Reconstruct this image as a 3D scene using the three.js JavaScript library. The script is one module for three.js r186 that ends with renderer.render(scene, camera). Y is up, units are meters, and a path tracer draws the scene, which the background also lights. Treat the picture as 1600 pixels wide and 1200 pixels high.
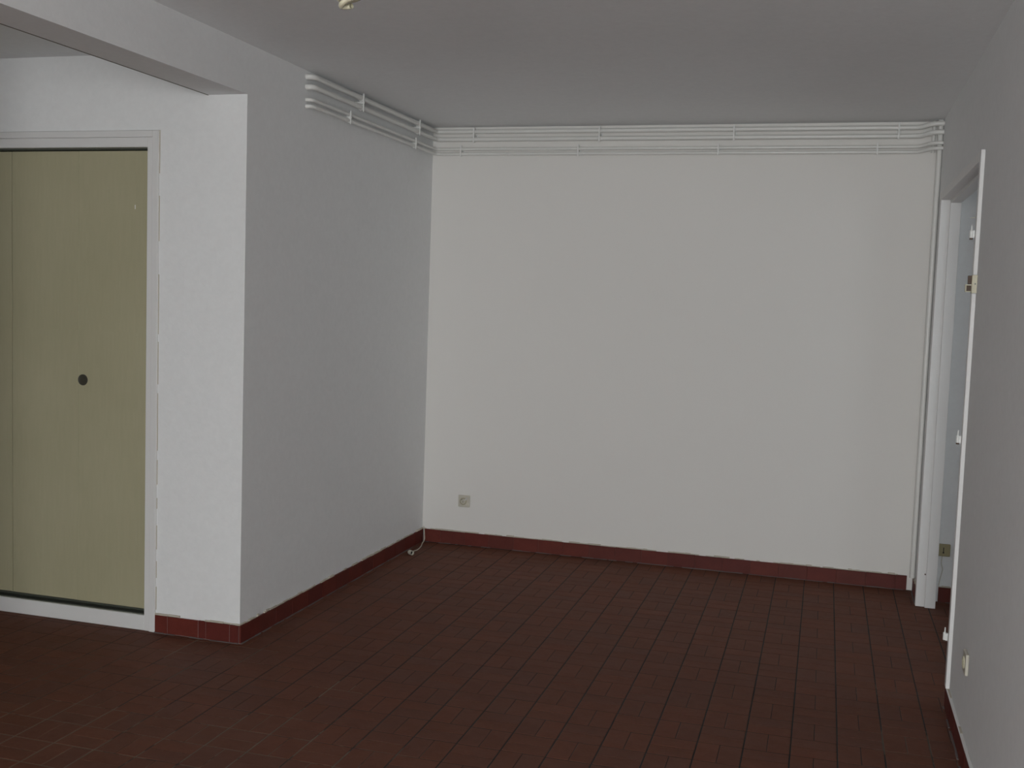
import * as THREE from 'three';
import { RoundedBoxGeometry } from 'three/addons/geometries/RoundedBoxGeometry.js';
import { mergeGeometries } from 'three/addons/utils/BufferGeometryUtils.js';
import { RectAreaLightUniformsLib } from 'three/addons/lights/RectAreaLightUniformsLib.js';

// ---------------------------------------------------------------- camera, light, exposure
const scene = new THREE.Scene();
const camera = new THREE.PerspectiveCamera(38.96, 4 / 3, 0.05, 60);
camera.position.set(2.344, 1.5006, 6.165);
camera.rotation.set(-0.07837, 0.2845, 0.03399, 'YXZ');
camera.updateMatrixWorld(true);

const renderer = new THREE.WebGLRenderer({ antialias: true });
renderer.toneMapping = THREE.LinearToneMapping;
renderer.toneMappingExposure = 0.85;
renderer.shadowMap.enabled = true;
RectAreaLightUniformsLib.init();

scene.background = new THREE.Color().setRGB(1.1, 1.16, 1.22);          // overcast sky outside the windows

// daylight entering by the wide window in the wall behind the camera
const WIN = { x0: 1.75, x1: 2.78, y0: 0.06, y1: 2.22, z: 10.4 };
const daylight = new THREE.RectAreaLight(new THREE.Color().setRGB(0.968, 1, 1.0), 32, WIN.x1 - WIN.x0, WIN.y1 - WIN.y0);
daylight.position.set((WIN.x0 + WIN.x1) / 2, (WIN.y0 + WIN.y1) / 2, WIN.z - 0.02);
daylight.rotation.y = 0;                                             // faces -z, into the room
scene.add(daylight);
// fill light at an unseen side-room window, added to lift the left wall
const WIN2 = { z0: 1.45, z1: 2.45, y0: 0.9, y1: 2.15, x: 4.3 };
const sideFill = new THREE.RectAreaLight(new THREE.Color().setRGB(0.86, 0.97, 1), 0.75, WIN2.z1 - WIN2.z0, WIN2.y1 - WIN2.y0);
sideFill.position.set(WIN2.x - 0.02, (WIN2.y0 + WIN2.y1) / 2, (WIN2.z0 + WIN2.z1) / 2);
sideFill.rotation.y = Math.PI / 2;                                  // faces -x, towards the doorway
scene.add(sideFill);

// ---------------------------------------------------------------- helpers
let seed = 20417;
const rnd = () => { seed = (seed * 1664525 + 1013904223) >>> 0; return seed / 4294967296; };
const rr = (a, b) => a + (b - a) * rnd();
const lin = (r, g, b) => new THREE.Color().setRGB(r, g, b);
const taken = new Map();
function numbered(n) { const k = taken.get(n) || 0; taken.set(n, k + 1); return k ? `${n}_${String(k).padStart(3, '0')}` : n; }
function mesh(name, geo, mat, parent) {
  const m = new THREE.Mesh(geo, mat); m.name = parent ? name : numbered(name);
  m.castShadow = m.receiveShadow = true; (parent || scene).add(m); return m;
}
function group(name, pos = [0, 0, 0]) { const g = new THREE.Group(); g.name = numbered(name); g.position.set(...pos); scene.add(g); return g; }
function tag(o, label, category, grp, kind) { o.userData.label = label; o.userData.category = category; if (grp) o.userData.group = grp; if (kind) o.userData.kind = kind; return o; }
const struct = (o, label, category) => tag(o, label, category, null, 'structure');
// planar uv in metres from position and normal
function metreUV(g, ox = 0, oy = 0) {
  const p = g.attributes.position, n = g.attributes.normal, uv = new Float32Array(p.count * 2);
  for (let i = 0; i < p.count; i++) {
    const ax = Math.abs(n.getX(i)), ay = Math.abs(n.getY(i)), az = Math.abs(n.getZ(i));
    let u, v;
    if (ay >= ax && ay >= az) { u = p.getX(i); v = p.getZ(i); } else if (ax >= az) { u = p.getZ(i); v = p.getY(i); } else { u = p.getX(i); v = p.getY(i); }
    uv[2 * i] = u + ox; uv[2 * i + 1] = v + oy;
  }
  g.setAttribute('uv', new THREE.BufferAttribute(uv, 2)); return g;
}
function box(x0, x1, y0, y1, z0, z1, r = 0) {
  const w = x1 - x0, h = y1 - y0, d = z1 - z0;
  let g = r ? new RoundedBoxGeometry(w, h, d, 2, Math.min(r, w / 2.01, h / 2.01, d / 2.01)) : new THREE.BoxGeometry(w, h, d);
  g.translate((x0 + x1) / 2, (y0 + y1) / 2, (z0 + z1) / 2);
  return metreUV(g);
}
const merge = (list) => mergeGeometries(list.map((g) => (g.index ? g.toNonIndexed() : g)));
function cyl(r, h, seg = 20, r2 = r) { return new THREE.CylinderGeometry(r2, r, h, seg); }
// tileable value noise
function noiseGrid(n, cells, s) {
  const rgen = (() => { let q = s; return () => { q = (q * 1664525 + 1013904223) >>> 0; return q / 4294967296; }; })();
  const c = new Float32Array(cells * cells).map(() => rgen()), out = new Float32Array(n * n);
  for (let y = 0; y < n; y++) for (let x = 0; x < n; x++) {
    const fx = x / n * cells, fy = y / n * cells, ix = Math.floor(fx), iy = Math.floor(fy);
    let tx = fx - ix, ty = fy - iy; tx = tx * tx * (3 - 2 * tx); ty = ty * ty * (3 - 2 * ty);
    const a = c[(iy % cells) * cells + ix % cells], b = c[(iy % cells) * cells + (ix + 1) % cells];
    const d = c[((iy + 1) % cells) * cells + ix % cells], e = c[((iy + 1) % cells) * cells + (ix + 1) % cells];
    out[y * n + x] = (a * (1 - tx) + b * tx) * (1 - ty) + (d * (1 - tx) + e * tx) * ty;
  }
  return out;
}
function fbm(n, list) {                                               // list of [cells, weight, seed]
  const o = new Float32Array(n * n); let tot = 0;
  for (const [c, w, s] of list) { const g = noiseGrid(n, c, s); tot += w; for (let i = 0; i < o.length; i++) o[i] += w * g[i]; }
  for (let i = 0; i < o.length; i++) o[i] /= tot;
  return o;
}
function texFrom(n, fn, srgb, metres) {
  const d = new Uint8Array(n * n * 4);
  for (let i = 0; i < n * n; i++) { const c = fn(i); d[4 * i] = c[0]; d[4 * i + 1] = c[1]; d[4 * i + 2] = c[2]; d[4 * i + 3] = 255; }
  const t = new THREE.DataTexture(d, n, n); t.wrapS = t.wrapT = THREE.RepeatWrapping; t.magFilter = THREE.LinearFilter; t.minFilter = THREE.LinearMipmapLinearFilter;
  t.generateMipmaps = true; if (srgb) t.colorSpace = THREE.SRGBColorSpace; t.repeat.set(1 / metres, 1 / metres); t.needsUpdate = true; return t;
}
const cl = (v) => Math.max(0, Math.min(255, Math.round(v)));

// ---------------------------------------------------------------- materials
const grainN = fbm(512, [[128, 1, 11], [64, 0.7, 12], [220, 0.6, 13]]);
const coarseN = fbm(512, [[4, 1, 21], [9, 0.6, 22], [23, 0.3, 23]]);
const wallBump = texFrom(512, (i) => { const v = cl(255 * grainN[i]); return [v, v, v]; }, false, 0.9);
const wallTint = texFrom(512, (i) => { const v = 248 + 2 * (coarseN[i] - 0.5) + 6 * (grainN[i] - 0.5); return [cl(v), cl(v), cl(v)]; }, true, 1.9);
const M = {};
M.wallSmooth = new THREE.MeshStandardMaterial({ color: lin(0.84, 0.818, 0.786), roughness: 0.8, bumpMap: wallBump, bumpScale: 0.00015 });
M.wall = new THREE.MeshStandardMaterial({ color: lin(0.915, 0.918, 0.918), roughness: 0.88, map: wallTint, bumpMap: wallBump, bumpScale: 0.0004 });
M.ceiling = new THREE.MeshStandardMaterial({ color: lin(0.905, 0.915, 0.92), roughness: 0.92, map: wallTint, bumpMap: wallBump, bumpScale: 0.0005 });
M.gloss = new THREE.MeshStandardMaterial({ color: lin(0.78, 0.775, 0.75), roughness: 0.38 });
M.frame = new THREE.MeshStandardMaterial({ color: lin(0.79, 0.78, 0.77), roughness: 0.45 });
M.pipe = new THREE.MeshStandardMaterial({ color: lin(0.80, 0.795, 0.765), roughness: 0.28 });
const doorN = (() => { const a = fbm(512, [[5, 1, 31], [17, 0.5, 32]]), b = noiseGrid(512, 160, 33), o = new Float32Array(512 * 512);
  for (let y = 0; y < 512; y++) for (let x = 0; x < 512; x++) o[y * 512 + x] = 0.7 * a[y * 512 + x] + 0.3 * b[((y >> 3) % 512) * 512 + x]; return o; })();
const doorTex = texFrom(512, (i) => { const v = doorN[i] - 0.5; return [cl(240 + 14 * v), cl(240 + 14 * v), cl(239 + 18 * v)]; }, true, 1.3);
M.door = new THREE.MeshStandardMaterial({ color: lin(0.51, 0.475, 0.315), roughness: 0.5, map: doorTex });
M.cup = new THREE.MeshStandardMaterial({ color: lin(0.055, 0.052, 0.038), roughness: 0.45 });
M.track = new THREE.MeshStandardMaterial({ color: lin(0.16, 0.17, 0.14), roughness: 0.4, metalness: 0.6 });
M.dark = new THREE.MeshStandardMaterial({ color: lin(0.012, 0.011, 0.01), roughness: 0.7 });
M.cream = new THREE.MeshStandardMaterial({ color: lin(0.62, 0.58, 0.43), roughness: 0.4 });
M.creamDark = new THREE.MeshStandardMaterial({ color: lin(0.36, 0.31, 0.17), roughness: 0.45 });
M.greige = new THREE.MeshStandardMaterial({ color: lin(0.60, 0.565, 0.48), roughness: 0.4 });
M.white = new THREE.MeshStandardMaterial({ color: lin(0.84, 0.84, 0.82), roughness: 0.35 });
M.brown = new THREE.MeshStandardMaterial({ color: lin(0.10, 0.06, 0.04), roughness: 0.6 });
M.chrome = new THREE.MeshStandardMaterial({ color: lin(0.85, 0.84, 0.82), roughness: 0.22, metalness: 1 });
M.cable = new THREE.MeshStandardMaterial({ color: lin(0.66, 0.62, 0.52), roughness: 0.5 });
M.lampGlass = new THREE.MeshPhysicalMaterial({ color: lin(0.62, 0.585, 0.43), roughness: 0.15, clearcoat: 0.6 });
M.caulk = new THREE.MeshStandardMaterial({ color: lin(0.55, 0.50, 0.42), roughness: 0.9 });
M.mortar = new THREE.MeshStandardMaterial({ color: lin(0.29, 0.245, 0.235), roughness: 0.95 });
M.mortarRed = new THREE.MeshStandardMaterial({ color: lin(0.15, 0.07, 0.06), roughness: 0.95 });
M.glass = new THREE.MeshPhysicalMaterial({ color: 0xffffff, roughness: 0.02, transmission: 1, thickness: 0 });
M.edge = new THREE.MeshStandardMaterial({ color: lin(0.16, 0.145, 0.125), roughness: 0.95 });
M.dust = new THREE.MeshStandardMaterial({ color: lin(0.15, 0.125, 0.12), roughness: 0.95 });
M.plaster = new THREE.MeshStandardMaterial({ color: lin(0.6, 0.58, 0.55), roughness: 0.95 });

// clay tiles: fired-clay mottling, a few tones
const clayN = fbm(512, [[6, 1, 41], [19, 0.7, 42], [61, 0.5, 43], [170, 0.5, 44]]);
const clayTex = texFrom(512, (i) => { const v = clayN[i] - 0.5; return [cl(238 + 40 * v), cl(236 + 46 * v), cl(236 + 46 * v)]; }, true, 0.55);
const clayRough = texFrom(512, (i) => { const v = cl(222 + 60 * (clayN[i] - 0.5)); return [v, v, v]; }, false, 0.37);
const clayTones = [[0.165, 0.060, 0.034], [0.157, 0.058, 0.034], [0.172, 0.060, 0.033], [0.160, 0.057, 0.031], [0.153, 0.059, 0.036]];
const clayMat = clayTones.map((c) => new THREE.MeshPhysicalMaterial({ specularIntensity: 0.55, color: lin(...c), map: clayTex, roughnessMap: clayRough, roughness: 0.8, bumpMap: clayRough, bumpScale: 0.0005 }));
const clayStuff = new THREE.MeshPhysicalMaterial({ specularIntensity: 0.55, vertexColors: true, map: clayTex, roughnessMap: clayRough, roughness: 0.8, bumpMap: clayRough, bumpScale: 0.0005 });
const skirtTones = [[0.150, 0.030, 0.022], [0.135, 0.027, 0.021], [0.162, 0.034, 0.024], [0.142, 0.032, 0.024]];
const skirtMat = skirtTones.map((c) => new THREE.MeshPhysicalMaterial({ color: lin(...c), map: clayTex, roughness: 0.5, specularIntensity: 0.45 }));

// ---------------------------------------------------------------- the setting
const H = 2.5, ZC = 2.145, WX = 2.843, WT = 0.075, REAR = 10.4, XL = -2.3, HX = 4.3, P = 0.15446;

// floor: mortar bed whose joints are dark, with pale dust caught in the joints where the photograph shows it
const FX0 = XL, FX1 = HX, FZ0 = 0, FZ1 = REAR, FN = 1024;
const dust = [[0.62, 2.49, 0.10, 0.9], [-0.2, 2.28, 0.13, 0.8], [-0.05, 3.25, 0.42, 0.8], [0.55, 3.02, 0.30, 0.75], [0.85, 3.12, 0.2, 0.7], [-0.5, 2.6, 0.25, 0.5], [-0.1, 2.55, 0.12, 0.5], [0.1, 2.26, 0.14, 0.7], [2.70, 2.25, 0.16, 0.55], [2.62, 1.75, 0.12, 0.45], [1.0, 2.93, 0.14, 0.4]];
const jointN = fbm(FN, [[40, 1, 51], [130, 0.9, 52], [400, 0.6, 53]]);
const bedTex = texFrom(FN, (i) => {
  const x = FX0 + (i % FN) / FN * (FX1 - FX0), z = FZ0 + Math.floor(i / FN) / FN * (FZ1 - FZ0);
  let k = 0; for (const [dx, dz, r, a] of dust) { const d = Math.hypot(x - dx, z - dz) / r + (jointN[i] - 0.5) * 1.6; if (d < 1) k = Math.max(k, a * (jointN[i] > 0.38 ? 1 : 0.35)); }
  const b = 40 + 34 * (jointN[i] - 0.5);
  return [cl(b + k * 88), cl(b + k * 78), cl(b - 2 + k * 62)];
}, true, 1);
bedTex.repeat.set(1, 1);
M.bed = new THREE.MeshStandardMaterial({ map: bedTex, roughness: 0.95 });
const floor = struct(group('floor'), 'dark red-brown clay tile floor laid in basket-weave pairs', 'floor');
{
  const g = new THREE.BoxGeometry(FX1 - FX0 + 0.2, 0.1, FZ1 - FZ0 + 0.2); g.translate((FX0 + FX1) / 2, -0.0514, (FZ0 + FZ1) / 2);
  const p = g.attributes.position, uv = g.attributes.uv;
  for (let i = 0; i < p.count; i++) uv.setXY(i, (p.getX(i) - FX0) / (FX1 - FX0), (p.getZ(i) - FZ0) / (FZ1 - FZ0));
  mesh('mortar_bed', g, M.bed, floor);
  // one chamfered tile, long side along z, uv in metres with its own offset
  const tileGeo = (w, l, ox, oy) => {
    const a = w / 2, b = l / 2, c = 0.0013, y0 = -0.008, y1 = -0.0011, v = [], q = (A, B, C, D) => v.push(...A, ...B, ...C, ...A, ...C, ...D);
    const T = [[-a + c, 0, -b + c], [a - c, 0, -b + c], [a - c, 0, b - c], [-a + c, 0, b - c]], E = [[-a, y1, -b], [a, y1, -b], [a, y1, b], [-a, y1, b]], B = E.map(([x, , z]) => [x, y0, z]);
    q(T[3], T[2], T[1], T[0]);
    for (let k = 0; k < 4; k++) { const n = (k + 1) % 4; q(T[k], T[n], E[n], E[k]); q(E[k], E[n], B[n], B[k]); }
    const geo = new THREE.BufferGeometry(); geo.setAttribute('position', new THREE.Float32BufferAttribute(v, 3)); geo.computeVertexNormals(); return metreUV(geo, ox, oy);
  };
  const LONG = [], CROSS = [];                                        // wide joints run along z, fine ones across
  for (let k = 0; k < 6; k++) { LONG.push(tileGeo(P / 2 - 0.0034, P - 0.0044, rnd() * 3, rnd() * 3)); CROSS.push(tileGeo(P - 0.0048, P / 2 - 0.0034, rnd() * 3, rnd() * 3)); }
  const th = 0.00504, tx = 2.12277, tz = 0.7804, list = [];
  for (let i = -30; i < 16; i++) for (let j = -6; j < 63; j++) {
    const vertical = ((i + j) % 2 + 2) % 2 === 0;
    for (const s of [-0.25, 0.25]) {
      const lx = (i + 0.5 + (vertical ? s * 0.985 : 0)) * P, lz = (j + 0.5 + (vertical ? 0 : s * 0.985)) * P;
      const x = tx + lx * Math.cos(th) + lz * Math.sin(th), z = tz - lx * Math.sin(th) + lz * Math.cos(th);
      const k = Math.floor(rnd() * 6), tone = Math.floor(rnd() * 5), dy = rr(-0.0006, 0), tiltX = rr(-0.003, 0.003), tiltZ = rr(-0.003, 0.003);
      if (x < XL + 0.03 || x > HX - 0.06 || z < 0.03 || z > REAR - 0.05 || (x < -0.06 && z < ZC - 0.06)) continue;
      list.push({ x, z, geo: vertical ? LONG[k] : CROSS[k], tone, dy, tiltX, tiltZ, th });
    }
  }
  const v = new THREE.Vector3();
  for (const t of list) { v.set(t.x, 0, t.z); t.d = v.distanceTo(camera.position); v.project(camera); t.seen = Math.abs(v.x) < 1.01 && v.y > -1.03 && v.y < 1 && v.z < 1 && t.x < 2.84; }
  const near = list.filter((t) => t.seen).sort((a, b) => a.d - b.d).slice(0, 300), keep = new Set(near), rest = [];
  for (const t of list) {
    if (keep.has(t)) {
      const m = mesh('tile', t.geo, clayMat[t.tone], floor); m.position.set(t.x, t.dy, t.z); m.rotation.set(t.tiltX, t.th, t.tiltZ);
    } else {
      const g = t.geo.clone(), c = clayTones[t.tone], col = new Float32Array(g.attributes.position.count * 3);
      for (let i = 0; i < col.length; i += 3) { col[i] = c[0]; col[i + 1] = c[1]; col[i + 2] = c[2]; }
      g.setAttribute('color', new THREE.BufferAttribute(col, 3));
      g.applyMatrix4(new THREE.Matrix4().compose(new THREE.Vector3(t.x, t.dy, t.z), new THREE.Quaternion().setFromEuler(new THREE.Euler(t.tiltX, t.th, t.tiltZ)), new THREE.Vector3(1, 1, 1)));
      rest.push(g);
    }
  }
  mesh('tile_field', mergeGeometries(rest), clayStuff, floor).userData.kind = 'stuff';
}

// ceiling, walls, beam
struct(mesh('ceiling', merge([box(XL - 0.1, HX + 0.1, H, H + 0.12, -0.12, REAR + 0.12), box(XL, -0.18, H - 0.025, H, ZC, REAR)]), M.ceiling), 'white painted ceiling above the tiled room', 'ceiling');
struct(mesh('wall_back', box(XL - 0.1, HX + 0.1, 0, H, -0.12, 0), M.wallSmooth), 'plain white end wall with pipes along its top', 'wall');
struct(mesh('wall_left', box(-0.09, 0, 0, H, 0, ZC), M.wall), 'white side wall ending in a corner beside the closet', 'wall');
struct(mesh('wall_closet', merge([box(-0.413, -0.09, 0, H, ZC - 0.09, ZC), box(XL, -1.93, 0, H, ZC - 0.09, ZC), box(-1.93, -0.413, 2.158, H, ZC - 0.09, ZC)]), M.wall), 'white wall around the beige folding closet doors', 'wall');
struct(mesh('wall_outer_left', box(XL - 0.1, XL, 0, H, 0, REAR), M.wall), 'white outer wall of the alcove', 'wall');
struct(mesh('wall_alcove', box(-0.18, 0, 0, 2.298, 5.2, REAR), M.wall), 'white wall beyond the alcove opening under the beam', 'wall');
const beam = struct(mesh('trim_1', box(-0.18, 0, 2.298, H, ZC, REAR), M.wall), 'deep white ceiling beam over the alcove opening', 'beam');
mesh('edge_gap_shadow', box(-0.1835, -0.1795, 2.2962, 2.301, ZC + 0.002, REAR - 0.01), M.edge, beam);  // dark strip painted for the gap and its shadow along the beam edge
const D = { z0: 0.297, z1: 1.845, y: 2.10 };                          // rough opening of the doorway in the right wall
struct(mesh('wall_right', merge([box(WX, WX + WT, 0, H, 0, D.z0), box(WX, WX + WT, D.y, H, D.z0, D.z1), box(WX, WX + WT, 0, H, D.z1, REAR)]), M.wall), 'white wall with an open doorway beside the pipes', 'wall');
struct(mesh('wall_rear', merge([
  box(XL - 0.1, WIN.x0, 0, H, REAR, REAR + 0.12), box(WIN.x1, HX + 0.1, 0, H, REAR, REAR + 0.12),
  box(WIN.x0, WIN.x1, 0, WIN.y0, REAR, REAR + 0.12), box(WIN.x0, WIN.x1, WIN.y1, H, REAR, REAR + 0.12)]), M.wall), 'white wall with the wide window facing the end wall', 'wall');
struct(mesh('wall_hall', merge([
  box(WX + WT, HX, 0, H, 0, 0.185), box(WX + WT, HX, 0, H, 3.4, 3.5),
  box(HX, HX + 0.1, 0, H, 0, WIN2.z0), box(HX, HX + 0.1, 0, H, WIN2.z1, REAR), box(HX, HX + 0.1, 0, WIN2.y0, WIN2.z0, WIN2.z1), box(HX, HX + 0.1, WIN2.y1, H, WIN2.z0, WIN2.z1)]), M.wall), 'white walls of the side room beyond the doorway', 'wall');

function windowUnit(name, len, y0, y1, pos, turn, label) {              // local: along x, outdoors towards +z
  const g = struct(group(name, pos), label, 'window'), f = 0.05, a = len / 2; g.rotation.y = turn;
  mesh('window_frame', merge([box(-a, -a + f, y0, y1, 0.03, 0.085, 0.004), box(a - f, a, y0, y1, 0.03, 0.085, 0.004), box(-a + f, a - f, y0, y0 + f, 0.03, 0.085, 0.004), box(-a + f, a - f, y1 - f, y1, 0.03, 0.085, 0.004), box(-0.04, 0.04, y0 + f, y1 - f, 0.03, 0.085, 0.004)]), M.frame, g);
  for (const s of [-1, 1]) { const p = new THREE.PlaneGeometry(a - f - 0.04, y1 - y0 - 2 * f); p.translate(s * (a - f + 0.04) / 2, (y0 + y1) / 2, 0.06); mesh('pane', p, M.glass, g); }
}
windowUnit('window_1', WIN.x1 - WIN.x0, WIN.y0, WIN.y1, [(WIN.x0 + WIN.x1) / 2, 0, WIN.z], 0, 'tall white two-pane window in the wall facing the end wall');
windowUnit('window_2', WIN2.z1 - WIN2.z0, WIN2.y0, WIN2.y1, [WIN2.x, 0, (WIN2.z0 + WIN2.z1) / 2], Math.PI / 2, 'added side room window opposite the doorway, fill for the left wall');

// ---------------------------------------------------------------- clay skirting
// each run: tiles between joints along one axis; face stands 10 mm off the wall
const BH = 0.078, BT = 0.010;
function raggedBead(len, depth, at) {                                 // uneven lip of old paint and plaster over the tiles
  const list = []; let s = 0;
  while (s < len) {
    const l = Math.min(rr(0.012, 0.07), len - s + 0.001), h = rr(0.001, 0.0075), d = depth * rr(0.55, 1.02);
    if (rnd() > 0.22) list.push(at(s, s + l, h, d)); s += l;
  }
  return merge(list);
}
function skirting(name, label, joints, axis, sign, plane, top = BH, grout = M.mortarRed) {
  const g = struct(group(name), label, 'skirting'), J = 0.0014;
  const put = (a, b, y0, y1, d0, d1, r = 0) => {                      // d measured off the wall plane towards the room
    const p0 = Math.min(plane + sign * d0, plane + sign * d1), p1 = Math.max(plane + sign * d0, plane + sign * d1);
    return axis === 'x' ? box(a, b, y0, y1, p0, p1, r) : box(p0, p1, y0, y1, a, b, r);
  };
  const a0 = joints[0], a1 = joints[joints.length - 1];
  mesh('grout_backing', put(a0 + 0.001, a1 - 0.001, 0, top - 0.002, 0.0002, BT - 0.0022), grout, g);
  for (let k = 0; k < joints.length - 1; k++) {
    const dt = rr(-0.0012, 0.0012);
    mesh('tile', put(joints[k] + J / 2, joints[k + 1] - J / 2, 0.002, top + dt, 0.0005, BT + rr(-0.0008, 0.0008), 0.0016), skirtMat[Math.floor(rnd() * 4)], g);
  }
  mesh('paint_lip', raggedBead(a1 - a0, BT, (s, e, h, d) => put(a0 + s, Math.min(a0 + e, a1), top + 0.0004, top + 0.002 + h, 0, d, 0.0012)), M.caulk, g);
  mesh('floor_joint', raggedBead(a1 - a0, 0.007, (s, e, h, d) => put(a0 + s, Math.min(a0 + e, a1), 0, 0.0012 + h * 0.4, BT - 0.001, BT + d)), M.dust, g);
  return g;
}
const range = (a, b, s0) => { const o = [a]; for (let s = s0; s < b - 0.01; s += P) if (s > a + 0.01) o.push(s); o.push(b); return o; };
skirting('baseboard_back', 'red clay tile skirting along the plain end wall', range(0.0115, 2.806, 0.122), 'x', 1, 0);
skirting('baseboard_left', 'red clay tile skirting under the side wall with the pipes', range(0.012, 2.1545, 2.1545 - 14 * P + P * 0.0), 'z', 1, 0, BH, M.mortar);
skirting('baseboard_closet', 'red clay tile skirting with short cut pieces beside closet', [-0.411, -0.348, -0.196, -0.159, -0.044, -0.0005], 'x', 1, ZC, BH, M.mortar);
skirting('baseboard_corner', 'short red clay skirting piece between pipe and doorway', [0.012, 0.1, 0.296], 'z', -1, WX, 0.072);
skirting('baseboard_right', 'red clay tile skirting under the wall with the cream socket', range(1.80, REAR - 0.02, 1.83), 'z', -1, WX);
skirting('baseboard_hall', 'red clay tile skirting in the side room under the beige outlet', range(WX + WT + 0.03, HX - 0.02, 3.06), 'x', 1, 0.185);
// the right-hand skirting carries a clean white painted ledge on top
mesh('painted_ledge', box(WX - 0.0108, WX - 0.0002, BH + 0.002, BH + 0.0075, 1.802, REAR - 0.02, 0.002), M.frame, scene.getObjectByName('baseboard_right'));

// ---------------------------------------------------------------- closet: frame, track and folding doors
{
  const t = struct(group('trim_2', [0, 0, 0]), 'white stepped wooden frame around the beige closet doors', 'door frame');
  const xo = -0.411, xi = -0.469, xs = -0.441, xl = -1.93, yo = 2.156, yi = 2.087, ys = 2.128, zb = ZC - 0.088;
  mesh('jamb', merge([box(xs, xo, 0, yo, zb, ZC + 0.010, 0.0025), box(xi, xs, 0, ys, zb, ZC + 0.004, 0.0025)]), M.frame, t);
  mesh('jamb', merge([box(xl - 0.002, xl + 0.03, 0, yo, zb, ZC + 0.010, 0.0025), box(xl + 0.03, xl + 0.058, 0, ys, zb, ZC + 0.004, 0.0025)]), M.frame, t);
  mesh('head', merge([box(xl + 0.03, xs, ys, yo, zb, ZC + 0.010, 0.0025), box(xl + 0.058, xi, yi, ys, zb, ZC + 0.004, 0.0025)]), M.frame, t);
  mesh('sill', box(xl + 0.058, xi, 0, 0.068, zb, ZC + 0.003, 0.003), M.frame, t);
  mesh('bottom_track', merge([box(xl + 0.06, xi - 0.002, 0.068, 0.0725, ZC - 0.05, ZC - 0.006), box(xl + 0.06, xi - 0.002, 0.0725, 0.080, ZC - 0.048, ZC - 0.045)]), M.track, t);
  mesh('top_track', box(xl + 0.06, xi - 0.002, 2.079, yi, ZC - 0.06, ZC - 0.018), M.track, t);
  mesh('edge_crack', raggedBead(yo - 0.1, 0.003, (s, e) => box(xo, xo + 0.0025, 0.1 + s, 0.1 + e, ZC, ZC + 0.003)), M.caulk, t);
  const d = struct(group('door_1'), 'beige folding closet doors with a round dark finger pull', 'closet door');
  const edges = [-0.475, -0.8275, -1.180, -1.5325, -1.868], zf = ZC - 0.018, zk = ZC - 0.042, gaps = [0.001, 0.0006, 0.002, 0.0006, 0.001];
  for (let k = 0; k < 4; k++) {
    const a = edges[k + 1] + gaps[k + 1], b = edges[k] - gaps[k];
    const panel = mesh('door_panel', box(a, b, 0.090, 2.0745, zk, zf + (k === 1 ? -0.0012 : k === 2 ? -0.003 : 0), 0.0016), M.door, d);
    if (k === 0) {
      // turned cup pull: rim proud of the panel and a bowl
      const prof = [[0, 0.0006], [0.012, 0.0008], [0.019, 0.0016], [0.0215, 0.0032], [0.0232, 0.0036], [0.0242, 0.0026], [0.0246, 0]].map((p) => new THREE.Vector2(...p));
      const g = new THREE.LatheGeometry(prof, 32); g.rotateX(Math.PI / 2); g.translate(-0.8035, 1.081, zf - 0.0002);
      mesh('finger_pull', g, M.cup, panel).userData.label = 'round dark finger pull';
      const chip = box(-0.5445, -0.5405, 1.828, 1.846, zf - 0.0004, zf + 0.0005, 0.0003); mesh('paint_chip', chip, M.white, panel);
    }
  }
}

// ---------------------------------------------------------------- doorway frame with its hinge pins
{
  const t = struct(group('trim_3'), 'white door frame without a door, hinge pins on one side', 'door frame');
  const x0 = 2.829, xm = 2.873, x1 = WX + WT + 0.006;
  mesh('jamb', merge([box(x0, xm + 0.002, 0.002, 2.10, D.z0 - 0.006, 0.333, 0.002), box(xm, x1, 0.001, 2.10, D.z0 - 0.006, 0.347, 0.002)]), M.frame, t);
  mesh('jamb', merge([box(x0, xm + 0.002, 0.0865, 2.10, 1.812, D.z1 + 0.003, 0.002), box(xm, x1, 0.001, 2.10, 1.798, D.z1 + 0.003, 0.002), box(WX + 0.001, xm, 0.001, 0.09, 1.812, D.z1, 0)]), M.frame, t);
  mesh('head', merge([box(x0, xm + 0.002, 2.062, 2.10, 0.333, 1.812, 0.002), box(xm, x1, 2.048, 2.10, 0.347, 1.798, 0.002)]), M.frame, t);
  for (const y of [1.780, 1.016, 0.259]) {                            // knuckle, pin and leaf of each hinge
    const kx = 2.8195, kz = 1.800;
    const h = mesh('hinge_knuckle', (() => { const g = cyl(0.0066, 0.028, 18); g.translate(kx, y + 0.016, kz); return g; })(), M.white, t);
    mesh('hinge_pin', (() => { const g = cyl(0.0030, 0.020, 12, 0.0022); g.translate(kx, y + 0.040, kz); return g; })(), M.white, h);
    mesh('hinge_dark_end', (() => { const g = cyl(0.0058, 0.006, 16); g.translate(kx, y - 0.001, kz); return g; })(), M.brown, h);  // brown disc that gives each hinge a dark lower end
    mesh('hinge_leaf', box(2.822, 2.834, y + 0.002, y + 0.030, 1.803, 1.813, 0.001), M.white, h);
  }
  const scr = new THREE.CylinderGeometry(0.0012, 0.0012, 0.034, 8); scr.rotateZ(Math.PI / 2 + 0.12); scr.translate(2.829, 1.857, 1.811); mesh('bent_nail', scr, M.cream, t);
  const nail = cyl(0.004, 0.002, 10); nail.rotateX(Math.PI / 2); nail.translate(2.868, 0.171, 0.3335); mesh('screw_head', nail, M.brown, t);
}
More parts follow.
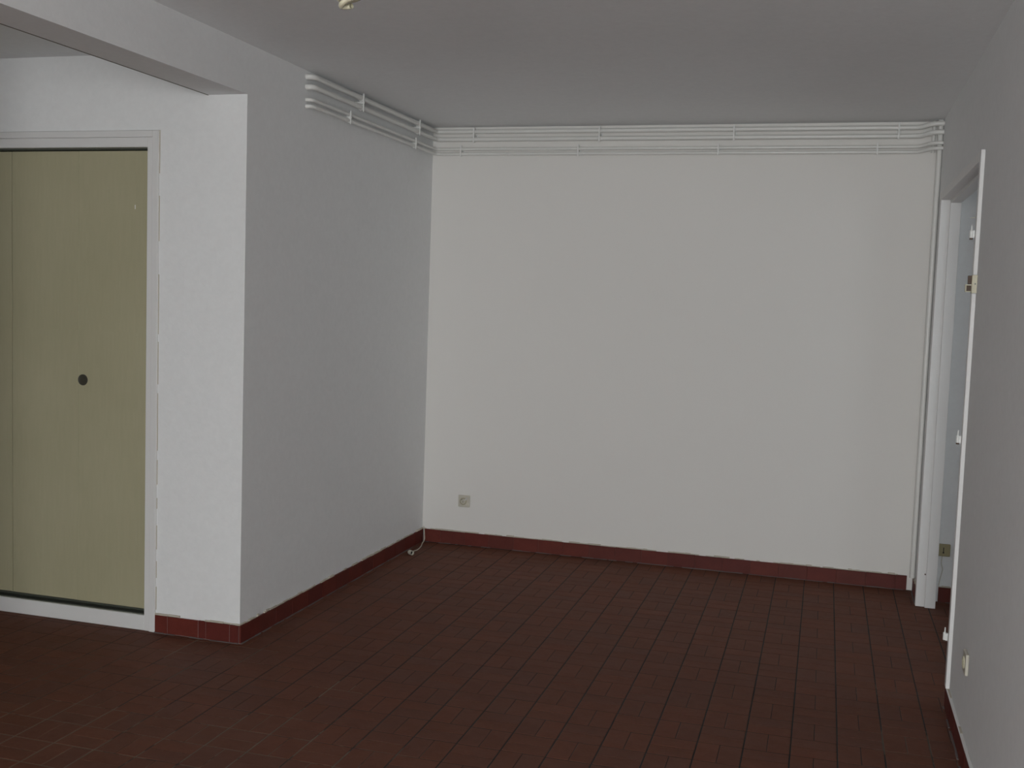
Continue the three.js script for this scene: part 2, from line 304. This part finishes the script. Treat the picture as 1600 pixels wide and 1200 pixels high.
// bolt keeper screwed to the frame
{
  const k = tag(group('bolt_keeper', [2.829, 1.578, 1.85]), 'small cream bolt keeper screwed on the white door frame', 'keeper');
  mesh('plate', merge([box(-0.004, 0.018, 0, 0.066, -0.004, 0.012, 0.002), box(-0.004, 0.021, 0, 0.0055, -0.004, 0.016, 0.001), box(-0.004, 0.021, 0.0605, 0.066, -0.004, 0.016, 0.001)]), M.cream, k);
  mesh('socket', merge([box(-0.024, -0.004, 0.004, 0.0075, -0.016, 0.008, 0.001), box(-0.024, -0.004, 0.0275, 0.031, -0.016, 0.008, 0.001), box(-0.024, -0.0205, 0.0075, 0.0275, -0.016, 0.008, 0.001), ]), M.cream, k);
  mesh('socket_shade', box(-0.0205, -0.004, 0.0075, 0.0275, -0.016, -0.004), M.brown, k);  // brown filling stands in for the shade inside the hollow socket
  mesh('block', box(-0.016, -0.004, 0.033, 0.064, -0.014, 0.004, 0.0015), M.brown, k);
  const s = cyl(0.003, 0.0016, 12); s.rotateX(Math.PI / 2); s.translate(0.008, 0.034, 0.0125); mesh('screw', s, M.track, k);
}

// ---------------------------------------------------------------- heating pipes
function bentPath(pts, radius) {                                      // straight runs joined by round bends
  const v = pts.map((p) => new THREE.Vector3(...p)), path = new THREE.CurvePath(); let cur = v[0];
  for (let i = 1; i < v.length; i++) {
    if (i === v.length - 1) { path.add(new THREE.LineCurve3(cur, v[i])); break; }
    const a = v[i].clone().sub(v[i - 1]).normalize(), b = v[i + 1].clone().sub(v[i]).normalize();
    const r = Math.min(radius, v[i].distanceTo(v[i - 1]) * 0.49, v[i].distanceTo(v[i + 1]) * 0.49);
    const p = v[i].clone().addScaledVector(a, -r), q = v[i].clone().addScaledVector(b, r);
    path.add(new THREE.LineCurve3(cur, p)); path.add(new THREE.QuadraticBezierCurve3(p, v[i].clone(), q)); cur = q;
  }
  return path;
}
function tube(path, r, seg = 14) {                                    // samples every curve of the path so that straight runs stay light
  const pts = []; for (const c of path.curves) { const n = c.isLineCurve3 ? 1 : 8; for (let k = 0; k < n; k++) pts.push(c.getPoint(k / n)); }
  pts.push(path.curves[path.curves.length - 1].getPoint(1));
  const pos = [], nor = [], idx = []; let up = new THREE.Vector3(0, 1, 0);
  for (let i = 0; i < pts.length; i++) {
    const t = pts[Math.min(i + 1, pts.length - 1)].clone().sub(pts[Math.max(i - 1, 0)]).normalize();
    if (Math.abs(t.dot(up)) > 0.9) up = new THREE.Vector3(1, 0, 0.2);
    const s = new THREE.Vector3().crossVectors(t, up).normalize(), u = new THREE.Vector3().crossVectors(s, t);
    for (let k = 0; k <= seg; k++) { const a = k / seg * 2 * Math.PI, n = s.clone().multiplyScalar(Math.cos(a)).addScaledVector(u, Math.sin(a)); pos.push(pts[i].x + r * n.x, pts[i].y + r * n.y, pts[i].z + r * n.z); nor.push(n.x, n.y, n.z); }
    if (i) for (let k = 0; k < seg; k++) { const a = (i - 1) * (seg + 1) + k, b = a + seg + 1; idx.push(a, b, a + 1, b, b + 1, a + 1); }
  }
  const g = new THREE.BufferGeometry(); g.setAttribute('position', new THREE.Float32BufferAttribute(pos, 3)); g.setAttribute('normal', new THREE.Float32BufferAttribute(nor, 3));
  g.setAttribute('uv', new THREE.Float32BufferAttribute(new Float32Array(pos.length / 3 * 2), 2)); g.setIndex(idx); return g;
}
const PIPES = [[2.470, 0.0125, 0.034], [2.426, 0.0125, 0.034], [2.371, 0.0090, 0.030], [2.344, 0.0090, 0.030]];
const order = ['topmost', 'second highest', 'third highest', 'lowest'];
PIPES.forEach(([y, r, off], k) => {
  const yl = y - [0, 0.001, 0.003, 0.005][k], fr = 0.092;
  const p = bentPath([[-0.03, yl, 1.632], [off, yl, 1.632], [off, (y + yl) / 2, off], [2.735, y - 0.004, off], [2.785, y + 0.006, fr], [WX + 0.02, y + 0.008, fr]], 0.034);
  tag(mesh('heating_pipe', tube(p, r), M.pipe), `white painted pipe, ${order[k]} of four along the wall tops`, 'pipe');
});
// risers in the corner
tag(mesh('riser_pipe', tube(bentPath([[2.8285, 0.082, 0.055], [2.8285, H + 0.01, 0.055]], 0.02), 0.0135), M.pipe), 'thick white upright pipe in the corner beside the doorway', 'pipe');
tag(mesh('riser_pipe', tube(bentPath([[2.799, 2.335, 0.026], [2.799, H + 0.01, 0.026]], 0.02), 0.0095), M.pipe), 'short thin white upright pipe behind the ends of the wall pipes', 'pipe');

// double clamps holding the pipes in pairs
function makeClamp(r, dy, off) {                                      // local: wall at z = 0, between the two pipes at y = 0
  const g = new THREE.Group();
  const bands = []; for (const s of [-1, 1]) { const t = new THREE.TorusGeometry(r + 0.0008, 0.0026, 8, 22); t.rotateY(Math.PI / 2); t.translate(0, s * dy / 2, off); bands.push(t); }
  mesh('band', bands[0], M.white, g); mesh('band', bands[1], M.white, g);
  mesh('bar', box(-0.0042, 0.0042, -dy / 2 - r - 0.010, dy / 2 + r + 0.010, off + r - 0.001, off + r + 0.0045, 0.0012), M.white, g);
  mesh('stem', box(-0.0045, 0.0045, -0.0055, 0.0055, 0.0005, off + r, 0.0012), M.white, g);
  mesh('base', box(-0.011, 0.011, -0.010, 0.010, 0.0003, 0.004, 0.0015), M.white, g);
  const s = cyl(0.0042, 0.003, 12); s.rotateX(Math.PI / 2); s.translate(0, 0, off + r + 0.0055); mesh('screw', s, M.pipe, g);
  return g;
}
const upper = makeClamp(0.0125, 0.044, 0.034), lower = makeClamp(0.0090, 0.027, 0.030);
function placeClamp(proto, x, y, z, turn, label, grp) {
  const c = proto.clone(); c.name = numbered('pipe_clamp'); c.position.set(x, y, z); c.rotation.y = turn; scene.add(c); tag(c, label, 'clamp', grp);
}
const along = ['nearest the side wall', 'second from the side wall', 'third from the side wall', 'nearest the corner riser'];
[0.27, 1.02, 1.771, 2.624].forEach((x, k) => placeClamp(upper, x, 2.447, 0, 0, `white clamp on the end wall's upper pipe pair, ${along[k]}`, 'upper clamps on the end wall'));
[0.19, 0.898, 1.689, 2.522].forEach((x, k) => placeClamp(lower, x, 2.3575, 0, 0, `white clamp on the end wall's lower pipe pair, ${along[k]}`, 'lower clamps on the end wall'));
const side = ['nearest the pipe elbows', 'nearest the end wall'];
[1.112, 0.342].forEach((z, k) => placeClamp(upper, 0, 2.447, z, Math.PI / 2, `white clamp on the side wall's upper pipe pair, ${side[k]}`, 'upper clamps on the side wall'));
[1.241, 0.376].forEach((z, k) => placeClamp(lower, 0, 2.3535, z, Math.PI / 2, `white clamp on the side wall's lower pipe pair, ${side[k]}`, 'lower clamps on the side wall'));

// ---------------------------------------------------------------- sockets
function ringLathe(pts, seg = 32) { const g = new THREE.LatheGeometry(pts.map((p) => new THREE.Vector2(...p)), seg); g.rotateX(Math.PI / 2); return g; }
{ // mains socket on the end wall
  const s = tag(group('wall_socket', [0.266, 0.270, 0]), 'small beige power socket with a pin painted white for its glint on the end wall', 'socket');
  mesh('cover_plate', box(-0.037, 0.037, -0.036, 0.036, 0.0003, 0.009, 0.003), M.greige, s);
  const w = mesh('socket_well', ringLathe([[0, 0.0094], [0.0172, 0.0096]]), M.greige, s); w.position.set(-0.005, -0.001, 0);
  const rim = mesh('well_rim', ringLathe([[0.0172, 0.0092], [0.0180, 0.0122], [0.0200, 0.0124], [0.0208, 0.0085]]), M.creamDark, s); rim.position.set(-0.005, -0.001, 0);
  for (const [x, y] of [[-0.009, 0.0035], [-0.003, -0.009]]) { const h = cyl(0.0026, 0.0012, 12); h.rotateX(Math.PI / 2); h.translate(x - 0.004, y + 0.004, 0.0099); mesh('contact_hole', h, M.dark, s); }
  const pin = tube(bentPath([[0.002, 0.002, 0.0096], [0.006, 0.006, 0.020], [0.022, 0.021, 0.0215]], 0.006), 0.0032, 12); mesh('earth_pin', pin, M.white, s).userData.label = 'earth pin painted white for its glint';  // white colour stands in for the glint of the metal pin
}
{ // cream socket on the right wall
  const s = tag(group('wall_socket', [WX, 0.330, 2.29]), 'cream power socket low on the wall beside the door frame', 'socket');
  mesh('cover_plate', box(-0.011, -0.0003, -0.036, 0.036, -0.037, 0.037, 0.003), M.greige, s);
  const w = ringLathe([[0, 0.0112], [0.017, 0.0114], [0.018, 0.0150], [0.020, 0.0154], [0.0215, 0.0105]]); w.rotateY(-Math.PI / 2); mesh('socket_well', w, M.cream, s);
  for (const z of [-0.0095, 0.0095]) { const h = cyl(0.0026, 0.0012, 12); h.rotateZ(Math.PI / 2); h.translate(-0.0118, 0, z); mesh('contact_hole', h, M.dark, s); }
}
{ // telephone outlet in the side room with its flex
  const s = tag(group('telephone_outlet', [2.961, 0.276, 0.185]), 'beige telephone outlet on the wall beyond the doorway', 'outlet');
  mesh('cover_plate', box(-0.033, 0.033, -0.032, 0.032, 0.0003, 0.016, 0.004), M.creamDark, s);
  mesh('jack_slot', merge([box(-0.002, 0.002, -0.014, 0.015, 0.0155, 0.0168), box(-0.004, 0.004, -0.016, -0.009, 0.0155, 0.0168)]), M.dark, s);
  const f = tube(bentPath([[-0.004, -0.030, 0.004], [-0.006, -0.075, 0.004], [0.004, -0.10, 0.004], [-0.008, -0.16, 0.004], [-0.012, -0.190, 0.004]], 0.02), 0.0022, 8); mesh('flex', f, M.greige, s);
}

// ---------------------------------------------------------------- aerial lead in the corner
{
  const s = tag(group('aerial_lead', [0.02, 0, 0.02]), 'cream cable end with a hollow plug lying in the corner', 'cable');
  const pts = [[-0.0065, 0.094, -0.0065], [-0.004, 0.084, -0.004], [0.001, 0.05, 0.000], [0.004, 0.016, 0.004], [0.010, 0.0045, 0.05], [0.036, 0.0035, 0.15], [0.046, 0.0035, 0.24], [0.026, 0.0045, 0.31], [0.029, 0.009, 0.332], [0.037, 0.0142, 0.340]].map((p) => new THREE.Vector3(...p));
  mesh('cord', new THREE.TubeGeometry(new THREE.CatmullRomCurve3(pts, false, 'centripetal'), 64, 0.0031, 8), M.cable, s);
  const prof = [[0.0045, 0], [0.011, 0.003], [0.0135, 0.010], [0.0138, 0.036], [0.0105, 0.036], [0.0100, 0.020], [0, 0.0195]].map((p) => new THREE.Vector2(...p));
  const turn = 0.95, at = [0.036, 0.0142, 0.338], g = new THREE.LatheGeometry(prof, 24); g.rotateX(Math.PI / 2); g.rotateY(turn); g.translate(...at);
  const plug = mesh('plug', g, M.greige, s);
  const c = cyl(0.0098, 0.002, 20); c.rotateX(Math.PI / 2); c.rotateY(turn); c.translate(at[0] + Math.sin(turn) * 0.022, at[1], at[2] + Math.cos(turn) * 0.022); mesh('plug_core', c, M.dark, plug);
}

// ---------------------------------------------------------------- hanging lamp: rose, cord, holder and spiral tube
{
  const L = tag(group('hanging_lamp', [1.335, H, 4.03]), 'cream spiral lamp hanging from the ceiling on a cord', 'lamp');
  mesh('ceiling_rose', (() => { const g = new THREE.LatheGeometry([[0, -0.03], [0.012, -0.03], [0.034, -0.018], [0.042, -0.006], [0.042, -0.0003]].map((p) => new THREE.Vector2(...p)), 32); return g; })(), M.white, L);
  const tilt = new THREE.Matrix4().makeRotationFromEuler(new THREE.Euler(0.10, 0, 0.30));
  const tip = new THREE.Vector3(0.008, -0.4015, 0);
  const place = (g) => { g.applyMatrix4(tilt); g.translate(tip.x, tip.y, tip.z); return g; };
  const top = new THREE.Vector3(0, 0.165, 0).applyMatrix4(tilt).add(tip);
  mesh('cord', new THREE.TubeGeometry(new THREE.CatmullRomCurve3([new THREE.Vector3(0, -0.028, 0), new THREE.Vector3(top.x * 0.3, -0.10, 0), new THREE.Vector3(top.x * 0.9, (top.y - 0.1) / 2 - 0.06, top.z), top]), 24, 0.003, 8), M.cable, L);
  mesh('lamp_holder', place((() => { const g = new THREE.LatheGeometry([[0.004, 0.168], [0.010, 0.165], [0.017, 0.150], [0.0185, 0.135], [0.0185, 0.105], [0.016, 0.104]].map((p) => new THREE.Vector2(...p)), 28); return g; })()), M.cream, L);
  const bulb = mesh('lamp_base', place(new THREE.LatheGeometry([[0.0135, 0.112], [0.0135, 0.092], [0.022, 0.085], [0.0245, 0.074], [0.0245, 0.062], [0, 0.061]].map((p) => new THREE.Vector2(...p)), 32)), M.white, L);
  const coil = []; for (let k = 0; k <= 96; k++) { const t = k / 96, a = t * Math.PI * 2 * 3.6 + 0.4, rr_ = t > 0.94 ? 0.0215 * (1 - (t - 0.94) / 0.06 * 0.75) : 0.0215; coil.push(new THREE.Vector3(Math.cos(a) * rr_, 0.064 - t * 0.060, Math.sin(a) * rr_)); }
  mesh('spiral_tube', place(new THREE.TubeGeometry(new THREE.CatmullRomCurve3(coil), 260, 0.0058, 12)), M.lampGlass, bulb);
}

renderer.render(scene, camera);
